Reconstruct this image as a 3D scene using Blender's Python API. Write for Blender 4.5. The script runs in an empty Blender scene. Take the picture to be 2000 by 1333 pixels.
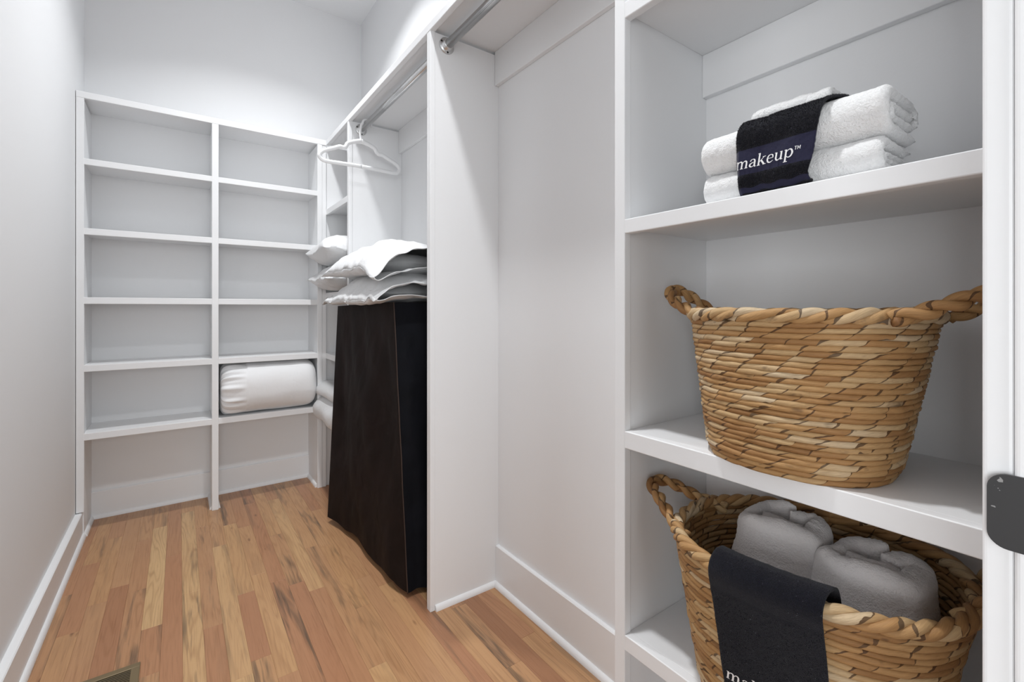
import bpy, bmesh, math, random
from mathutils import Vector, noise, Matrix

# ------------------------------------------------------------------ camera, world, light, exposure
scn = bpy.context.scene
C = scn.collection
PI = math.pi
YAW = math.atan2(650, 903)
cam_d = bpy.data.cameras.new('camera')
cam = bpy.data.objects.new('camera', cam_d)
C.objects.link(cam)
cam.location = (0, 0, 1.1)
cam.rotation_euler = (PI / 2, 0, -YAW)
cam_d.sensor_fit = 'HORIZONTAL'
cam_d.sensor_width = 36
cam_d.lens = 903 / 2000 * 36
cam_d.shift_y = -63.5 / 2000
cam_d.clip_start = 0.01
scn.camera = cam

world = bpy.data.worlds.new('world')
scn.world = world
world.use_nodes = True
wb = world.node_tree.nodes['Background']
wb.inputs[0].default_value = (0.99, 0.995, 1.0, 1)
wb.inputs[1].default_value = 0.08          # daylit room beyond the open doorway

LAMPS = [(0.41, 0.76, 3.09), (0.41, 2.28, 3.09)]     # two recessed ceiling lights
for lx, ly, lz in LAMPS:
    lamp_d = bpy.data.lights.new('ceiling_downlight', 'AREA')
    lamp_d.shape = 'DISK'
    lamp_d.size = 0.11
    lamp_d.energy = 12.5
    lamp_d.color = (0.975, 0.988, 1.0)
    lamp_d.spread = math.radians(124)
    lamp = bpy.data.objects.new('ceiling_downlight', lamp_d)
    C.objects.link(lamp)
    lamp.location = (lx, ly, lz - 0.012)

# two added fill lights, unseen, brightening the closet through the open doorway
for wpos, waim, wsx, wsy, wen in (((-2.6, -1.25, 1.0), (0.5, 0.25, 0.9), 1.5, 1.9, 66), ((-0.35, -3.3, 1.45), (0.1, 0.5, 1.05), 2.2, 1.8, 85)):
    fill_d = bpy.data.lights.new('doorway_fill_light', 'AREA')
    fill_d.shape = 'RECTANGLE'
    fill_d.size = wsx
    fill_d.size_y = wsy
    fill_d.energy = wen
    fill_d.color = (0.95, 0.98, 1.0)
    fill = bpy.data.objects.new('doorway_fill_light', fill_d)
    C.objects.link(fill)
    fill.location = wpos
    fill.rotation_euler = (Vector(waim) - Vector(wpos)).to_track_quat('-Z', 'Y').to_euler()

scn.view_settings.view_transform = 'Standard'
scn.view_settings.look = 'None'
scn.view_settings.gamma = 1
scn.view_settings.use_curve_mapping = False
scn.view_settings.exposure = 0.1

# ------------------------------------------------------------------ helpers
rnd = random.Random(7)


def lin(c):
    def f(v):
        v /= 255.0
        return v / 12.92 if v <= 0.04045 else ((v + 0.055) / 1.055) ** 2.4
    return (f(c[0]), f(c[1]), f(c[2]), 1)


def nz(x, y, z):
    return noise.noise(Vector((x, y, z)))


def fbm(x, y, z, o=3):
    return noise.fractal(Vector((x, y, z)), 1.0, 2.0, o)


def smooth01(t):
    t = max(0.0, min(1.0, t))
    return t * t * (3 - 2 * t)


WL = {}


def finish(name, me, mat, parent, origin, smooth):
    if mat:
        me.materials.append(mat)
    me.polygons.foreach_set('use_smooth', [smooth] * len(me.polygons))
    o = bpy.data.objects.new(name, me)
    C.objects.link(o)
    if parent is not None:
        o.parent = parent
        WL[o.name] = WL[parent.name]
    else:
        o.location = origin
        WL[o.name] = Vector(origin)
    return o


def mk(name, data, mat, parent=None, origin=(0, 0, 0), smooth=True):
    """data = bmesh or (verts, faces[, uvs]) in world coordinates -> one mesh object"""
    off = WL[parent.name] if parent is not None else Vector(origin)
    me = bpy.data.meshes.new(name)
    if isinstance(data, bmesh.types.BMesh):
        bmesh.ops.translate(data, verts=data.verts, vec=-off)
        bmesh.ops.recalc_face_normals(data, faces=data.faces)
        data.to_mesh(me)
        data.free()
    else:
        v = [(p[0] - off.x, p[1] - off.y, p[2] - off.z) for p in data[0]]
        me.from_pydata(v, [], data[1])
        if len(data) > 2 and data[2]:
            uv = me.uv_layers.new(name='UVMap')
            flat = []
            for f in data[2]:
                for c in f:
                    flat.extend(c)
            uv.data.foreach_set('uv', flat)
        me.update()
    return finish(name, me, mat, parent, origin, smooth)


def thing(name, label, cat, loc, group=None):
    o = bpy.data.objects.new(name, None)
    C.objects.link(o)
    o.empty_display_size = 0.05
    o.location = loc
    WL[o.name] = Vector(loc)
    o['label'] = label
    o['category'] = cat
    if group:
        o['group'] = group
    return o


def tag(o, label, cat, group=None):
    o['label'] = label
    o['category'] = cat
    if group:
        o['group'] = group
    return o


def struct(o):
    o['kind'] = 'structure'
    return o


def box(x0, x1, y0, y1, z0, z1, bev=0.0015, seg=2, bm=None):
    b = bmesh.new()
    r = bmesh.ops.create_cube(b, size=1)
    for v in r['verts']:
        v.co = Vector(((x0 + x1) / 2 + v.co.x * (x1 - x0), (y0 + y1) / 2 + v.co.y * (y1 - y0), (z0 + z1) / 2 + v.co.z * (z1 - z0)))
    if bev:
        bmesh.ops.bevel(b, geom=list(b.edges), offset=bev, segments=seg, profile=0.5, affect='EDGES')
    if bm is not None:
        me = bpy.data.meshes.new('t')
        b.to_mesh(me)
        b.free()
        bm.from_mesh(me)
        bpy.data.meshes.remove(me)
        return bm
    return b


def grid(nu, nv, fn, close_u=False, close_v=False, uvfn=None):
    """fn(u, v) with u, v in 0..1 -> (verts, faces, uvs)"""
    V, F, U = [], [], []
    mu = nu if close_u else nu + 1
    mv = nv if close_v else nv + 1
    for i in range(mu):
        for j in range(mv):
            V.append(tuple(fn(i / nu, j / nv)))
    for i in range(nu):
        for j in range(nv):
            a, b = i, (i + 1) % mu
            c, d = j, (j + 1) % mv
            F.append((a * mv + c, b * mv + c, b * mv + d, a * mv + d))
            q = ((i / nu, j / nv), ((i + 1) / nu, j / nv), ((i + 1) / nu, (j + 1) / nv), (i / nu, (j + 1) / nv))
            U.append([uvfn(*p) if uvfn else p for p in q])
    return V, F, U


def join(*ds):
    V, F, U = [], [], []
    for d in ds:
        n = len(V)
        V += list(d[0])
        F += [tuple(i + n for i in f) for f in d[1]]
        U += d[2] if len(d) > 2 and d[2] else [[(0, 0)] * len(f) for f in d[1]]
    return V, F, U


def prism(profile, a, b, up=(0, 0, 1), side=None):
    """2-D profile (p along side, q along up) swept from a to b, closed with caps"""
    a, b = Vector(a), Vector(b)
    s, u = Vector(side), Vector(up)
    n = len(profile)
    V = [tuple(a + s * p + u * q) for p, q in profile] + [tuple(b + s * p + u * q) for p, q in profile]
    F = [(i, (i + 1) % n, n + (i + 1) % n, n + i) for i in range(n)]
    F += [tuple(range(n - 1, -1, -1)), tuple(range(n, 2 * n))]
    bm = bmesh.new()
    vs = [bm.verts.new(v) for v in V]
    for f in F:
        bm.faces.new([vs[i] for i in f])
    return bm


QR = [(0, 0)] + [(0.013 * math.cos(t), 0.019 * math.sin(t)) for t in [i * PI / 2 / 6 for i in range(7)]]


def shoe(a, b, side):
    return prism(QR, a, b, side=side)


def tube(path, rad, n=8, closed=False, ref=None, uvscale=1.0, caps=True, wob=None):
    """path = list of Vector, rad = float or fn(s, ang); uv u = metres along, v = around"""
    m = len(path)
    T = []
    for i in range(m):
        a = path[(i - 1) % m] if (closed or i > 0) else path[i]
        b = path[(i + 1) % m] if (closed or i < m - 1) else path[i]
        T.append((b - a).normalized())
    if ref is None:
        n0 = T[0].orthogonal().normalized()
    else:
        n0 = (Vector(ref) - T[0] * Vector(ref).dot(T[0])).normalized()
    V = []
    s = 0.0
    S = []
    for i in range(m):
        if i > 0:
            s += (path[i] - path[i - 1]).length
            if ref is None:
                n0 = (n0 - T[i] * n0.dot(T[i])).normalized()
            else:
                n0 = (Vector(ref) - T[i] * Vector(ref).dot(T[i])).normalized()
        S.append(s)
        bn = T[i].cross(n0)
        for j in range(n):
            a = 2 * PI * j / n
            r = rad(s, a) if callable(rad) else rad
            V.append(tuple(path[i] + (n0 * math.cos(a) + bn * math.sin(a)) * r))
    F, U = [], []
    tot = s + ((path[0] - path[-1]).length if closed else 0)
    for i in range(m if closed else m - 1):
        i2 = (i + 1) % m
        s1 = tot if i2 == 0 else S[i2]
        for j in range(n):
            j2 = (j + 1) % n
            F.append((i * n + j, i * n + j2, i2 * n + j2, i2 * n + j))
            U.append([(S[i], j / n), (S[i], (j + 1) / n), (s1, (j + 1) / n), (s1, j / n)])
    if caps and not closed:
        F.append(tuple(range(n - 1, -1, -1)))
        U.append([(0, 0)] * n)
        F.append(tuple(range((m - 1) * n, m * n)))
        U.append([(tot, 0)] * n)
    return V, F, U


def lathe(profile, axis_a, axis_dir, n=32):
    """profile = list of (distance along axis, radius)"""
    d = Vector(axis_dir).normalized()
    p = d.orthogonal().normalized()
    q = d.cross(p)
    a = Vector(axis_a)
    V, F = [], []
    for s, r in profile:
        for j in range(n):
            t = 2 * PI * j / n
            V.append(tuple(a + d * s + (p * math.cos(t) + q * math.sin(t)) * r))
    for i in range(len(profile) - 1):
        for j in range(n):
            F.append((i * n + j, i * n + (j + 1) % n, (i + 1) * n + (j + 1) % n, (i + 1) * n + j))
    F.append(tuple(range(n - 1, -1, -1)))
    F.append(tuple(range((len(profile) - 1) * n, len(profile) * n)))
    return V, F, None


def catmull(pts, per=10):
    P = [Vector(p) for p in pts]
    P = [P[0] * 2 - P[1]] + P + [P[-1] * 2 - P[-2]]
    out = []
    for i in range(1, len(P) - 2):
        for k in range(per):
            t = k / per
            a, b, c, d = P[i - 1], P[i], P[i + 1], P[i + 2]
            out.append(0.5 * ((2 * b) + (c - a) * t + (2 * a - 5 * b + 4 * c - d) * t * t + (3 * b - a - 3 * c + d) * t ** 3))
    out.append(P[-2].copy())
    return out


# ------------------------------------------------------------------ materials
class Mat:
    def __init__(self, name, color=(0.8, 0.8, 0.8, 1), rough=0.5, metal=0.0, spec=0.5, sheen=0.0):
        self.m = bpy.data.materials.new(name)
        self.m.use_nodes = True
        self.nt = self.m.node_tree
        self.b = self.nt.nodes['Principled BSDF']
        self.b.inputs['Base Color'].default_value = color
        self.b.inputs['Roughness'].default_value = rough
        self.b.inputs['Metallic'].default_value = metal
        self.b.inputs['Specular IOR Level'].default_value = spec
        self.b.inputs['Sheen Weight'].default_value = sheen

    def n(self, t, **kw):
        nd = self.nt.nodes.new(t)
        for k, v in kw.items():
            setattr(nd, k, v)
        return nd

    def l(self, a, b):
        self.nt.links.new(a, b)

    def val(self, sock, v):
        if isinstance(v, (int, float, tuple)):
            sock.default_value = v
        else:
            self.l(v, sock)

    def math(self, op, a, b=0.0, c=0.0, clamp=False):
        nd = self.n('ShaderNodeMath', operation=op, use_clamp=clamp)
        for s, v in zip(nd.inputs, (a, b, c)):
            self.val(s, v)
        return nd.outputs[0]

    def noise(self, vec, scale, detail=2.0, rough=0.5, dist=0.0, dim='3D'):
        nd = self.n('ShaderNodeTexNoise', noise_dimensions=dim)
        if vec is not None:
            self.l(vec, nd.inputs['Vector'])
        nd.inputs['Scale'].default_value = scale
        nd.inputs['Detail'].default_value = detail
        nd.inputs['Roughness'].default_value = rough
        nd.inputs['Distortion'].default_value = dist
        return nd.outputs[0]

    def ramp(self, fac, stops, interp='LINEAR'):
        nd = self.n('ShaderNodeValToRGB')
        nd.color_ramp.interpolation = interp
        e = nd.color_ramp.elements
        while len(e) < len(stops):
            e.new(0.5)
        for k, (p, c) in zip(e, stops):
            k.position = p
            k.color = c
        self.l(fac, nd.inputs[0])
        return nd.outputs[0]

    def mix(self, fac, a, b, mode='MIX'):
        nd = self.n('ShaderNodeMix', data_type='RGBA', blend_type=mode)
        self.val(nd.inputs[0], fac)
        self.val(nd.inputs[6], a)
        self.val(nd.inputs[7], b)
        return nd.outputs[2]

    def vscale(self, vec, s, add=None):
        nd = self.n('ShaderNodeVectorMath', operation='MULTIPLY')
        self.l(vec, nd.inputs[0])
        nd.inputs[1].default_value = s
        r = nd.outputs[0]
        if add is not None:
            ad = self.n('ShaderNodeVectorMath', operation='ADD')
            self.l(r, ad.inputs[0])
            self.l(add, ad.inputs[1])
            r = ad.outputs[0]
        return r

    def bump(self, h, strength=0.3, dist=0.001):
        nd = self.n('ShaderNodeBump')
        nd.inputs['Strength'].default_value = strength
        nd.inputs['Distance'].default_value = dist
        self.l(h, nd.inputs['Height'])
        self.l(nd.outputs[0], self.b.inputs['Normal'])

    def obj(self):
        return self.n('ShaderNodeTexCoord').outputs['Object']

    def uv(self):
        return self.n('ShaderNodeTexCoord').outputs['UV']


def paint(name, c, rough, bscale, bs):
    m = Mat(name, (c[0], c[1], c[2], 1), rough, spec=0.35)
    v = m.obj()
    m.bump(m.noise(v, bscale, 3), bs, 0.0006)
    f = m.noise(v, 3.0, 2)
    m.l(m.mix(m.math('MULTIPLY', f, 0.08), (c[0], c[1], c[2], 1), (c[0] * .9, c[1] * .9, c[2] * .9, 1)), m.b.inputs['Base Color'])
    return m.m


M_WALL = paint('wall_paint', (0.865, 0.872, 0.884), 0.75, 180, 0.25)
M_TRIM = paint('trim_paint', (0.88, 0.887, 0.898), 0.38, 60, 0.12)
M_CEIL = paint('ceiling_paint', (0.865, 0.872, 0.884), 0.85, 150, 0.2)


def wood():
    m = Mat('oak_plank', rough=0.36, spec=0.4)
    oi = m.n('ShaderNodeObjectInfo')
    sep = m.n('ShaderNodeSeparateColor')
    m.l(oi.outputs['Color'], sep.inputs[0])
    tone, streak, seed = sep.outputs[0], sep.outputs[1], sep.outputs[2]
    co = m.n('ShaderNodeCombineXYZ')
    m.l(m.math('MULTIPLY', seed, 37.0), co.inputs[0])
    m.l(m.math('MULTIPLY', seed, 91.0), co.inputs[1])
    m.l(m.math('MULTIPLY', seed, 53.0), co.inputs[2])
    v = m.obj()
    base = m.ramp(tone, [(0.0, lin((148, 108, 80))), (0.25, lin((178, 130, 97))), (0.5, lin((188, 146, 108))),
                         (0.75, lin((198, 156, 112))), (1.0, lin((216, 182, 134)))])
    # broad tone drift inside one board
    drift = m.noise(m.vscale(v, (14, 3, 1), co.outputs[0]), 1.0, 2)
    c1 = m.mix(m.math('MULTIPLY', drift, 0.42), base, lin((162, 112, 80)))
    # cathedral grain: contour lines of a stretched noise field
    fld = m.noise(m.vscale(v, (15, 1.05, 1), co.outputs[0]), 1.0, 1.6, 0.5, 0.25)
    rings = m.math('SINE', m.math('MULTIPLY', fld, 95.0))
    rings = m.math('POWER', m.math('MULTIPLY_ADD', rings, 0.5, 0.5), 3.0)
    rings = m.math('MULTIPLY', rings, m.math('MULTIPLY_ADD', m.noise(m.vscale(v, (30, 4, 1), co.outputs[0]), 1.0, 2), 1.0, -0.1, clamp=True))
    c2 = m.mix(m.math('MULTIPLY', rings, m.math('MULTIPLY_ADD', m.math('FRACT', m.math('MULTIPLY', seed, 7.3)), 0.5, 0.18)), c1, lin((128, 84, 52)))
    # pores
    por = m.noise(m.vscale(v, (300, 7, 1), co.outputs[0]), 1.0, 3, 0.6)
    por = m.math('SMOOTH_MIN', m.math('MAXIMUM', m.math('MULTIPLY_ADD', por, 3.2, -1.65), 0.0), 1.0, 0.1)
    c3 = m.mix(m.math('MULTIPLY', por, 0.5), c2, lin((120, 76, 50)))
    # grey mineral streaks and dark knots
    st = m.noise(m.vscale(v, (30, 2.3, 1), co.outputs[0]), 1.0, 3, 0.6, 0.4)
    st = m.math('MULTIPLY', m.math('MULTIPLY_ADD', st, 6.0, -3.1, clamp=True), streak, clamp=True)
    c4 = m.mix(m.math('MULTIPLY', st, 0.85), c3, lin((86, 72, 60)))
    kn = m.n('ShaderNodeTexVoronoi', feature='F1')
    m.l(m.vscale(v, (16, 5, 1), co.outputs[0]), kn.inputs['Vector'])
    kn.inputs['Scale'].default_value = 1.0
    kd = m.math('MULTIPLY_ADD', kn.outputs['Distance'], -14.0, 1.6, clamp=True)
    gate = m.math('GREATER_THAN', m.noise(m.vscale(v, (3, 1, 1), co.outputs[0]), 1.0, 1), 0.54)
    c5 = m.mix(m.math('MULTIPLY', m.math('MULTIPLY', kd, gate), 0.6), c4, lin((96, 56, 38)))
    m.l(c5, m.b.inputs['Base Color'])
    m.l(m.math('MULTIPLY_ADD', por, 0.12, 0.33), m.b.inputs['Roughness'])
    m.bump(por, 0.08, 0.0004)
    return m.m


M_WOOD = wood()
M_SUB = Mat('dark_gap', lin((70, 46, 32)), 0.9).m


def terry(name, c, scale=900, dark=0.75, sheen=0.3, strength=0.9, dist=0.0016):
    m = Mat(name, c, 0.95, spec=0.1, sheen=sheen)
    v = m.obj()
    h = m.noise(v, scale, 3, 0.65)
    h2 = m.noise(v, scale * 0.3, 2)
    hh = m.math('ADD', h, m.math('MULTIPLY', h2, 0.8))
    m.bump(hh, strength, dist)
    m.l(m.mix(m.math('MULTIPLY_ADD', h, 2.2, -0.7, clamp=True), (c[0] * dark, c[1] * dark, c[2] * dark, 1), c), m.b.inputs['Base Color'])
    return m.m


M_TERRY = terry('white_terry', (0.92, 0.922, 0.925, 1), 330, 0.95, dist=0.003)
M_TERRY_G = terry('grey_terry', (0.93, 0.895, 0.89, 1), 330, 0.95, dist=0.003)


def cotton(name, c, sc=30, strength=0.35):
    m = Mat(name, c, 0.85, spec=0.15, sheen=0.15)
    v = m.obj()
    w = m.noise(v, 1600, 2)
    f = m.noise(m.vscale(v, (1, 1, 1)), sc, 4, 0.55, 0.8)
    m.bump(m.math('ADD', m.math('MULTIPLY', w, 0.05), f), strength, 0.006)
    return m.m


M_COTTON = cotton('white_cotton', (0.76, 0.765, 0.772, 1), 24, 0.6)
M_INSERT = cotton('pillow_ticking', (0.84, 0.845, 0.85, 1))
M_COMF = cotton('comforter_cotton', (0.87, 0.872, 0.88, 1), 16, 0.25)


def black_terry(name, band=None, hem=None):
    blk = lin((22, 22, 31))
    m = Mat(name, blk, 0.95, spec=0.08, sheen=0.12)
    v = m.obj()
    h = m.noise(v, 800, 3, 0.7)
    lint = m.math('GREATER_THAN', m.noise(v, 420, 1, 0.3), 0.775)
    col = m.mix(m.math('MULTIPLY_ADD', h, 2.4, -0.8, clamp=True), lin((9, 9, 14)), lin((33, 33, 46)))
    col = m.mix(m.math('MULTIPLY', lint, 0.35), col, lin((150, 150, 165)))
    sp = m.n('ShaderNodeSeparateXYZ')
    m.l(m.uv(), sp.inputs[0])
    fac = None
    for rng in (band, hem):
        if rng:
            f = m.math('MULTIPLY', m.math('GREATER_THAN', sp.outputs[1], rng[0]), m.math('LESS_THAN', sp.outputs[1], rng[1]))
            fac = f if fac is None else m.math('MAXIMUM', fac, f)
    if fac is not None:
        weave = m.noise(m.vscale(v, (1, 1, 4)), 700, 2)
        bandc = m.mix(weave, lin((36, 36, 54)), lin((52, 52, 74)))
        col = m.mix(fac, col, bandc)
        hgt = m.math('MULTIPLY', h, m.math('SUBTRACT', 1.0, m.math('MULTIPLY', fac, 0.85)))
    else:
        hgt = h
    m.l(col, m.b.inputs['Base Color'])
    m.bump(hgt, 1.0, 0.002)
    return m.m


M_BLK1 = black_terry('black_terry_banded', (0.600, 0.795), (0.90, 0.945))
M_BLK2 = black_terry('black_terry')
M_LETTER = Mat('white_embroidery', (0.86, 0.86, 0.87, 1), 0.7).m


def hamper_cloth(name, c, c2):
    m = Mat(name, c, 0.7, spec=0.12, sheen=0.0)
    v = m.obj()
    w = m.noise(v, 1300, 2)
    f = m.noise(v, 5.0, 4, 0.55, 0.6)
    m.l(m.mix(m.math('MULTIPLY_ADD', f, 1.6, -0.35, clamp=True), c, c2), m.b.inputs['Base Color'])
    m.bump(m.math('ADD', m.math('MULTIPLY', w, 0.03), m.noise(v, 8, 2, 0.5, 0.5)), 0.4, 0.02)
    return m.m


M_HAM1 = hamper_cloth('dark_brown_cloth', lin((23, 18, 17)), lin((38, 28, 27)))
M_HAM2 = hamper_cloth('blue_black_cloth', lin((12, 13, 17)), lin((20, 21, 28)))
M_PIPE = Mat('brown_piping', lin((62, 46, 38)), 0.7).m
M_STEEL = Mat('brushed_nickel', (0.62, 0.62, 0.62, 1), 0.28, 1.0).m
M_PLAST = Mat('white_plastic', (0.86, 0.865, 0.875, 1), 0.35).m


def plate():
    m = Mat('dark_bronze_plate', lin((62, 62, 63)), 0.5, 0.35)
    v = m.obj()
    s = m.math('GREATER_THAN', m.noise(m.vscale(v, (1, 1, 1.6)), 130, 2), 0.70)
    m.l(m.mix(s, lin((62, 62, 63)), lin((150, 150, 150))), m.b.inputs['Base Color'])
    return m.m


M_PLATE = plate()
M_REG = Mat('tan_register_metal', lin((128, 112, 84)), 0.45, 0.3).m
M_DARK = Mat('duct_black', (0.008, 0.007, 0.006, 1), 0.9).m


def leaf(name, wrap=0.034, twist=1.0, pale=0.0):
    """wrapped dried leaf cord: uv u = metres along the cord, v = around it"""
    m = Mat(name, rough=0.62, spec=0.3)
    oi = m.n('ShaderNodeObjectInfo')
    sp = m.n('ShaderNodeSeparateXYZ')
    m.l(m.uv(), sp.inputs[0])
    u, v = sp.outputs[0], sp.outputs[1]
    ro = m.math('MULTIPLY', oi.outputs['Random'], 57.0)
    u2 = m.math('ADD', u, ro)
    v3 = m.obj()
    wob = m.noise(v3, 30, 2)
    ph = m.math('ADD', m.math('DIVIDE', u2, wrap), m.math('MULTIPLY', v, twist))
    ph = m.math('ADD', ph, m.math('MULTIPLY', wob, 1.1))
    idx = m.math('FLOOR', ph)
    fr = m.math('FRACT', ph)
    wn = m.n('ShaderNodeTexWhiteNoise', noise_dimensions='2D')
    cx = m.n('ShaderNodeCombineXYZ')
    m.l(idx, cx.inputs[0])
    m.l(oi.outputs['Random'], cx.inputs[1])
    m.l(cx.outputs[0], wn.inputs['Vector'])
    pick = m.math('ADD', m.math('MULTIPLY', wn.outputs['Value'], 0.75), m.math('MULTIPLY', m.noise(v3, 9, 2), 0.35))
    pick = m.math('ADD', pick, pale)
    col = m.ramp(pick, [(0.0, lin((122, 84, 52))), (0.22, lin((164, 122, 76))), (0.45, lin((194, 150, 98))),
                        (0.65, lin((204, 163, 110))), (0.85, lin((218, 186, 138))), (1.0, lin((232, 210, 174)))])
    # fibres run along the wrap direction
    fc = m.n('ShaderNodeCombineXYZ')
    m.l(m.math('MULTIPLY', m.math('SUBTRACT', v, m.math('MULTIPLY', u2, -6.0)), 9.0), fc.inputs[0])
    m.l(m.math('MULTIPLY', u2, 22.0), fc.inputs[1])
    fib = m.noise(fc.outputs[0], 3.0, 3, 0.6)
    col = m.mix(m.math('MULTIPLY_ADD', fib, 1.6, -0.55, clamp=True), m.mix(0.45, col, lin((96, 60, 36))), col)
    # dark edge where one leaf overlaps the next, stained patches
    edge = m.math('LESS_THAN', fr, m.math('MULTIPLY_ADD', m.noise(v3, 60, 1), 0.34, -0.095))
    col = m.mix(m.math('MULTIPLY', edge, 0.78), col, lin((56, 34, 22)))
    sc_ = m.n('ShaderNodeCombineXYZ')
    m.l(m.math('MULTIPLY', u2, 24.0), sc_.inputs[0])
    m.l(m.math('MULTIPLY', v, 1.2), sc_.inputs[1])
    m.l(m.math('MULTIPLY', oi.outputs['Random'], 300.0), sc_.inputs[2])
    stain = m.math('MULTIPLY_ADD', m.noise(sc_.outputs[0], 1.0, 3, 0.6, 0.3), 8.0, -5.0, clamp=True)
    col = m.mix(m.math('MULTIPLY', stain, 0.75), col, lin((66, 48, 38)))
    m.l(col, m.b.inputs['Base Color'])
    m.bump(m.math('ADD', m.math('MULTIPLY', fib, 0.5), m.math('MULTIPLY', fr, 0.7)), 0.55, 0.0014)
    return m.m


M_LEAF = leaf('wrapped_leaf_cord', 0.047, 0.85, 0.06)
M_ROPE = leaf('twisted_leaf_rope', 0.07, 0.5, 0.10)
M_ROPEP = leaf('pale_twisted_leaf_rope', 0.07, 0.5, 0.30)
M_ROPED = leaf('twisted_leaf_handle', 0.04, 0.8, -0.05)

# ------------------------------------------------------------------ room shell
XL, XR, YB, YF, ZC = -0.400, 1.035, 3.25, 0.058, 3.09
floor = struct(mk('floor', box(XL - 0.1, XR + 0.1, -1.6, YB + 0.1, -0.06, -0.012, 0), M_SUB, smooth=False))
W = 0.0572
special = {}   # row -> list of (y0, y1, tone, streak)
special[5] = [(2.02, 2.92, 0.98, 0.0)]
special[6] = [(1.5, 2.55, 0.28, 0.0), (2.55, 3.25, 0.36, 0.0)]
special[7] = [(1.15, 2.18, 0.9, 1.0), (2.18, 3.05, 0.92, 0.75)]
special[8] = [(1.9, 2.8, 0.5, 1.0)]
special[10] = [(2.05, 2.75, 0.8, 0.3)]
row0 = -0.048 - 6 * W
i = -1
while True:
    x0 = row0 + i * W
    x1 = x0 + W
    if x0 > XR:
        break
    if x1 > XL:
        y = -1.5 - rnd.random() * 0.5
        segs = []
        fixed = special.get(i, [])
        y_end = YB
        cuts = []
        for f in fixed:
            cuts.append((f[0], f[1], f[2], f[3]))
        yy = y
        for f in cuts + [(YB, YB, 0, 0)]:
            while yy < f[0] - 1e-4:
                L = rnd.uniform(0.32, 1.05)
                e = yy + L
                if e > f[0] - 0.2:
                    e = f[0]
                segs.append((yy, e, None, None))
                yy = e
            if f[1] > f[0]:
                segs.append(f)
                yy = f[1]
        for (a, b, tone, st) in segs:
            if b < -1.5:
                continue
            p = mk('plank', box(max(x0, XL - 0.02) + 0.0001, min(x1, XR + 0.02) - 0.0001, a + 0.0001, b - 0.0001, -0.012, rnd.uniform(-0.0001, 0.0001), 0.0004, 1), M_WOOD, floor, smooth=False)
            t = tone if tone is not None else min(1, max(0, rnd.gauss(0.5, 0.2)))
            s = st if st is not None else (rnd.choice([0, 0, 0.2, 0.4, 0.7, 1.0]))
            p.color = (t, s, rnd.random() if t < 0.9 or tone is None else 0.131 + 0.137 * (i % 3), 1)
    i += 1

struct(mk('ceiling', box(XL - 0.1, XR + 0.1, -0.1, YB + 0.1, ZC, ZC + 0.1, 0), M_CEIL, smooth=False))
struct(mk('wall_left', box(XL - 0.1, XL, -0.06, YB + 0.1, -0.06, ZC, 0), M_WALL, smooth=False))
struct(mk('wall_right', box(XR, XR + 0.1, -0.06, YB + 0.1, -0.06, ZC, 0), M_WALL, smooth=False))
struct(mk('wall_back', box(XL, XR, YB, YB + 0.1, -0.06, ZC, 0), M_WALL, smooth=False))
DX0, DX1, DZ = -0.33, 0.48, 2.05
bm = bmesh.new()
box(XL, DX0 - 0.02, -0.06, YF, -0.01, ZC, 0, bm=bm)
box(DX1 + 0.02, XR, -0.06, YF, -0.01, ZC, 0, bm=bm)
box(DX0 - 0.02, DX1 + 0.02, -0.06, YF, DZ + 0.02, ZC, 0, bm=bm)
struct(mk('wall_front', bm, M_WALL, smooth=False))
# door frame: jambs and casing
bm = bmesh.new()
box(DX1, DX1 + 0.02, -0.06, YF, 0, DZ, 0.003, 3, bm=bm)
box(DX0 - 0.02, DX0, -0.06, YF, 0, DZ, 0.003, 3, bm=bm)
box(DX0 - 0.02, DX1 + 0.02, -0.06, YF, DZ, DZ + 0.02, 0.003, 3, bm=bm)
frame = struct(mk('trim_1', bm, M_TRIM, smooth=False))
bm = bmesh.new()
box(DX1 + 0.004, DX1 + 0.076, YF, YF + 0.017, 0, DZ + 0.076, 0.003, 3, bm=bm)
box(XL + 0.001, DX0 - 0.004, YF, YF + 0.017, 0, DZ + 0.076, 0.003, 3, bm=bm)
box(DX0 - 0.004, DX1 + 0.004, YF, YF + 0.017, DZ + 0.004, DZ + 0.076, 0.003, 3, bm=bm)
struct(mk('trim_2', bm, M_TRIM, smooth=False))

# baseboards with shoe moulding
def baseboard(name, a, b, side, h=0.14, t=0.014):
    prof = [(0, 0), (t, 0), (t, h - 0.003), (t - 0.003, h), (0, h)]
    o = struct(mk(name, prism(prof, a, b, side=side), M_TRIM, smooth=False))
    s = Vector(side)
    mk('shoe_moulding', shoe(Vector(a) + s * t, Vector(b) + s * t, side), M_TRIM, o, smooth=False)
    return o


baseboard('baseboard_left', (XL, YF + 0.02, 0), (XL, YB, 0), (1, 0, 0), 0.122, 0.024)
baseboard('baseboard_back', (XL + 0.02, YB, 0), (0.70, YB, 0), (0, -1, 0), 0.14)
baseboard('baseboard_right', (XR, 0.66, 0), (XR, 1.53, 0), (-1, 0, 0), 0.158)

# ------------------------------------------------------------------ built-in shelving
FX = 0.736      # front plane of the right-hand run
FY = 2.988      # front plane of the back shelving


def shelf_x(unit, y0, y1, z0, z1, edge=True):
    """shelf of the right-hand run, front edge strip facing -X"""
    s = mk('shelf', box(FX + 0.019, XR, y0, y1, z1 - 0.019, z1 - 0.0004, 0.001), M_TRIM, unit, smooth=False)
    mk('edge_strip', box(FX + 0.001, FX + 0.0195, y0, y1, z0, z1, 0.0018, 3), M_TRIM, s, smooth=False)
    return s


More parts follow.
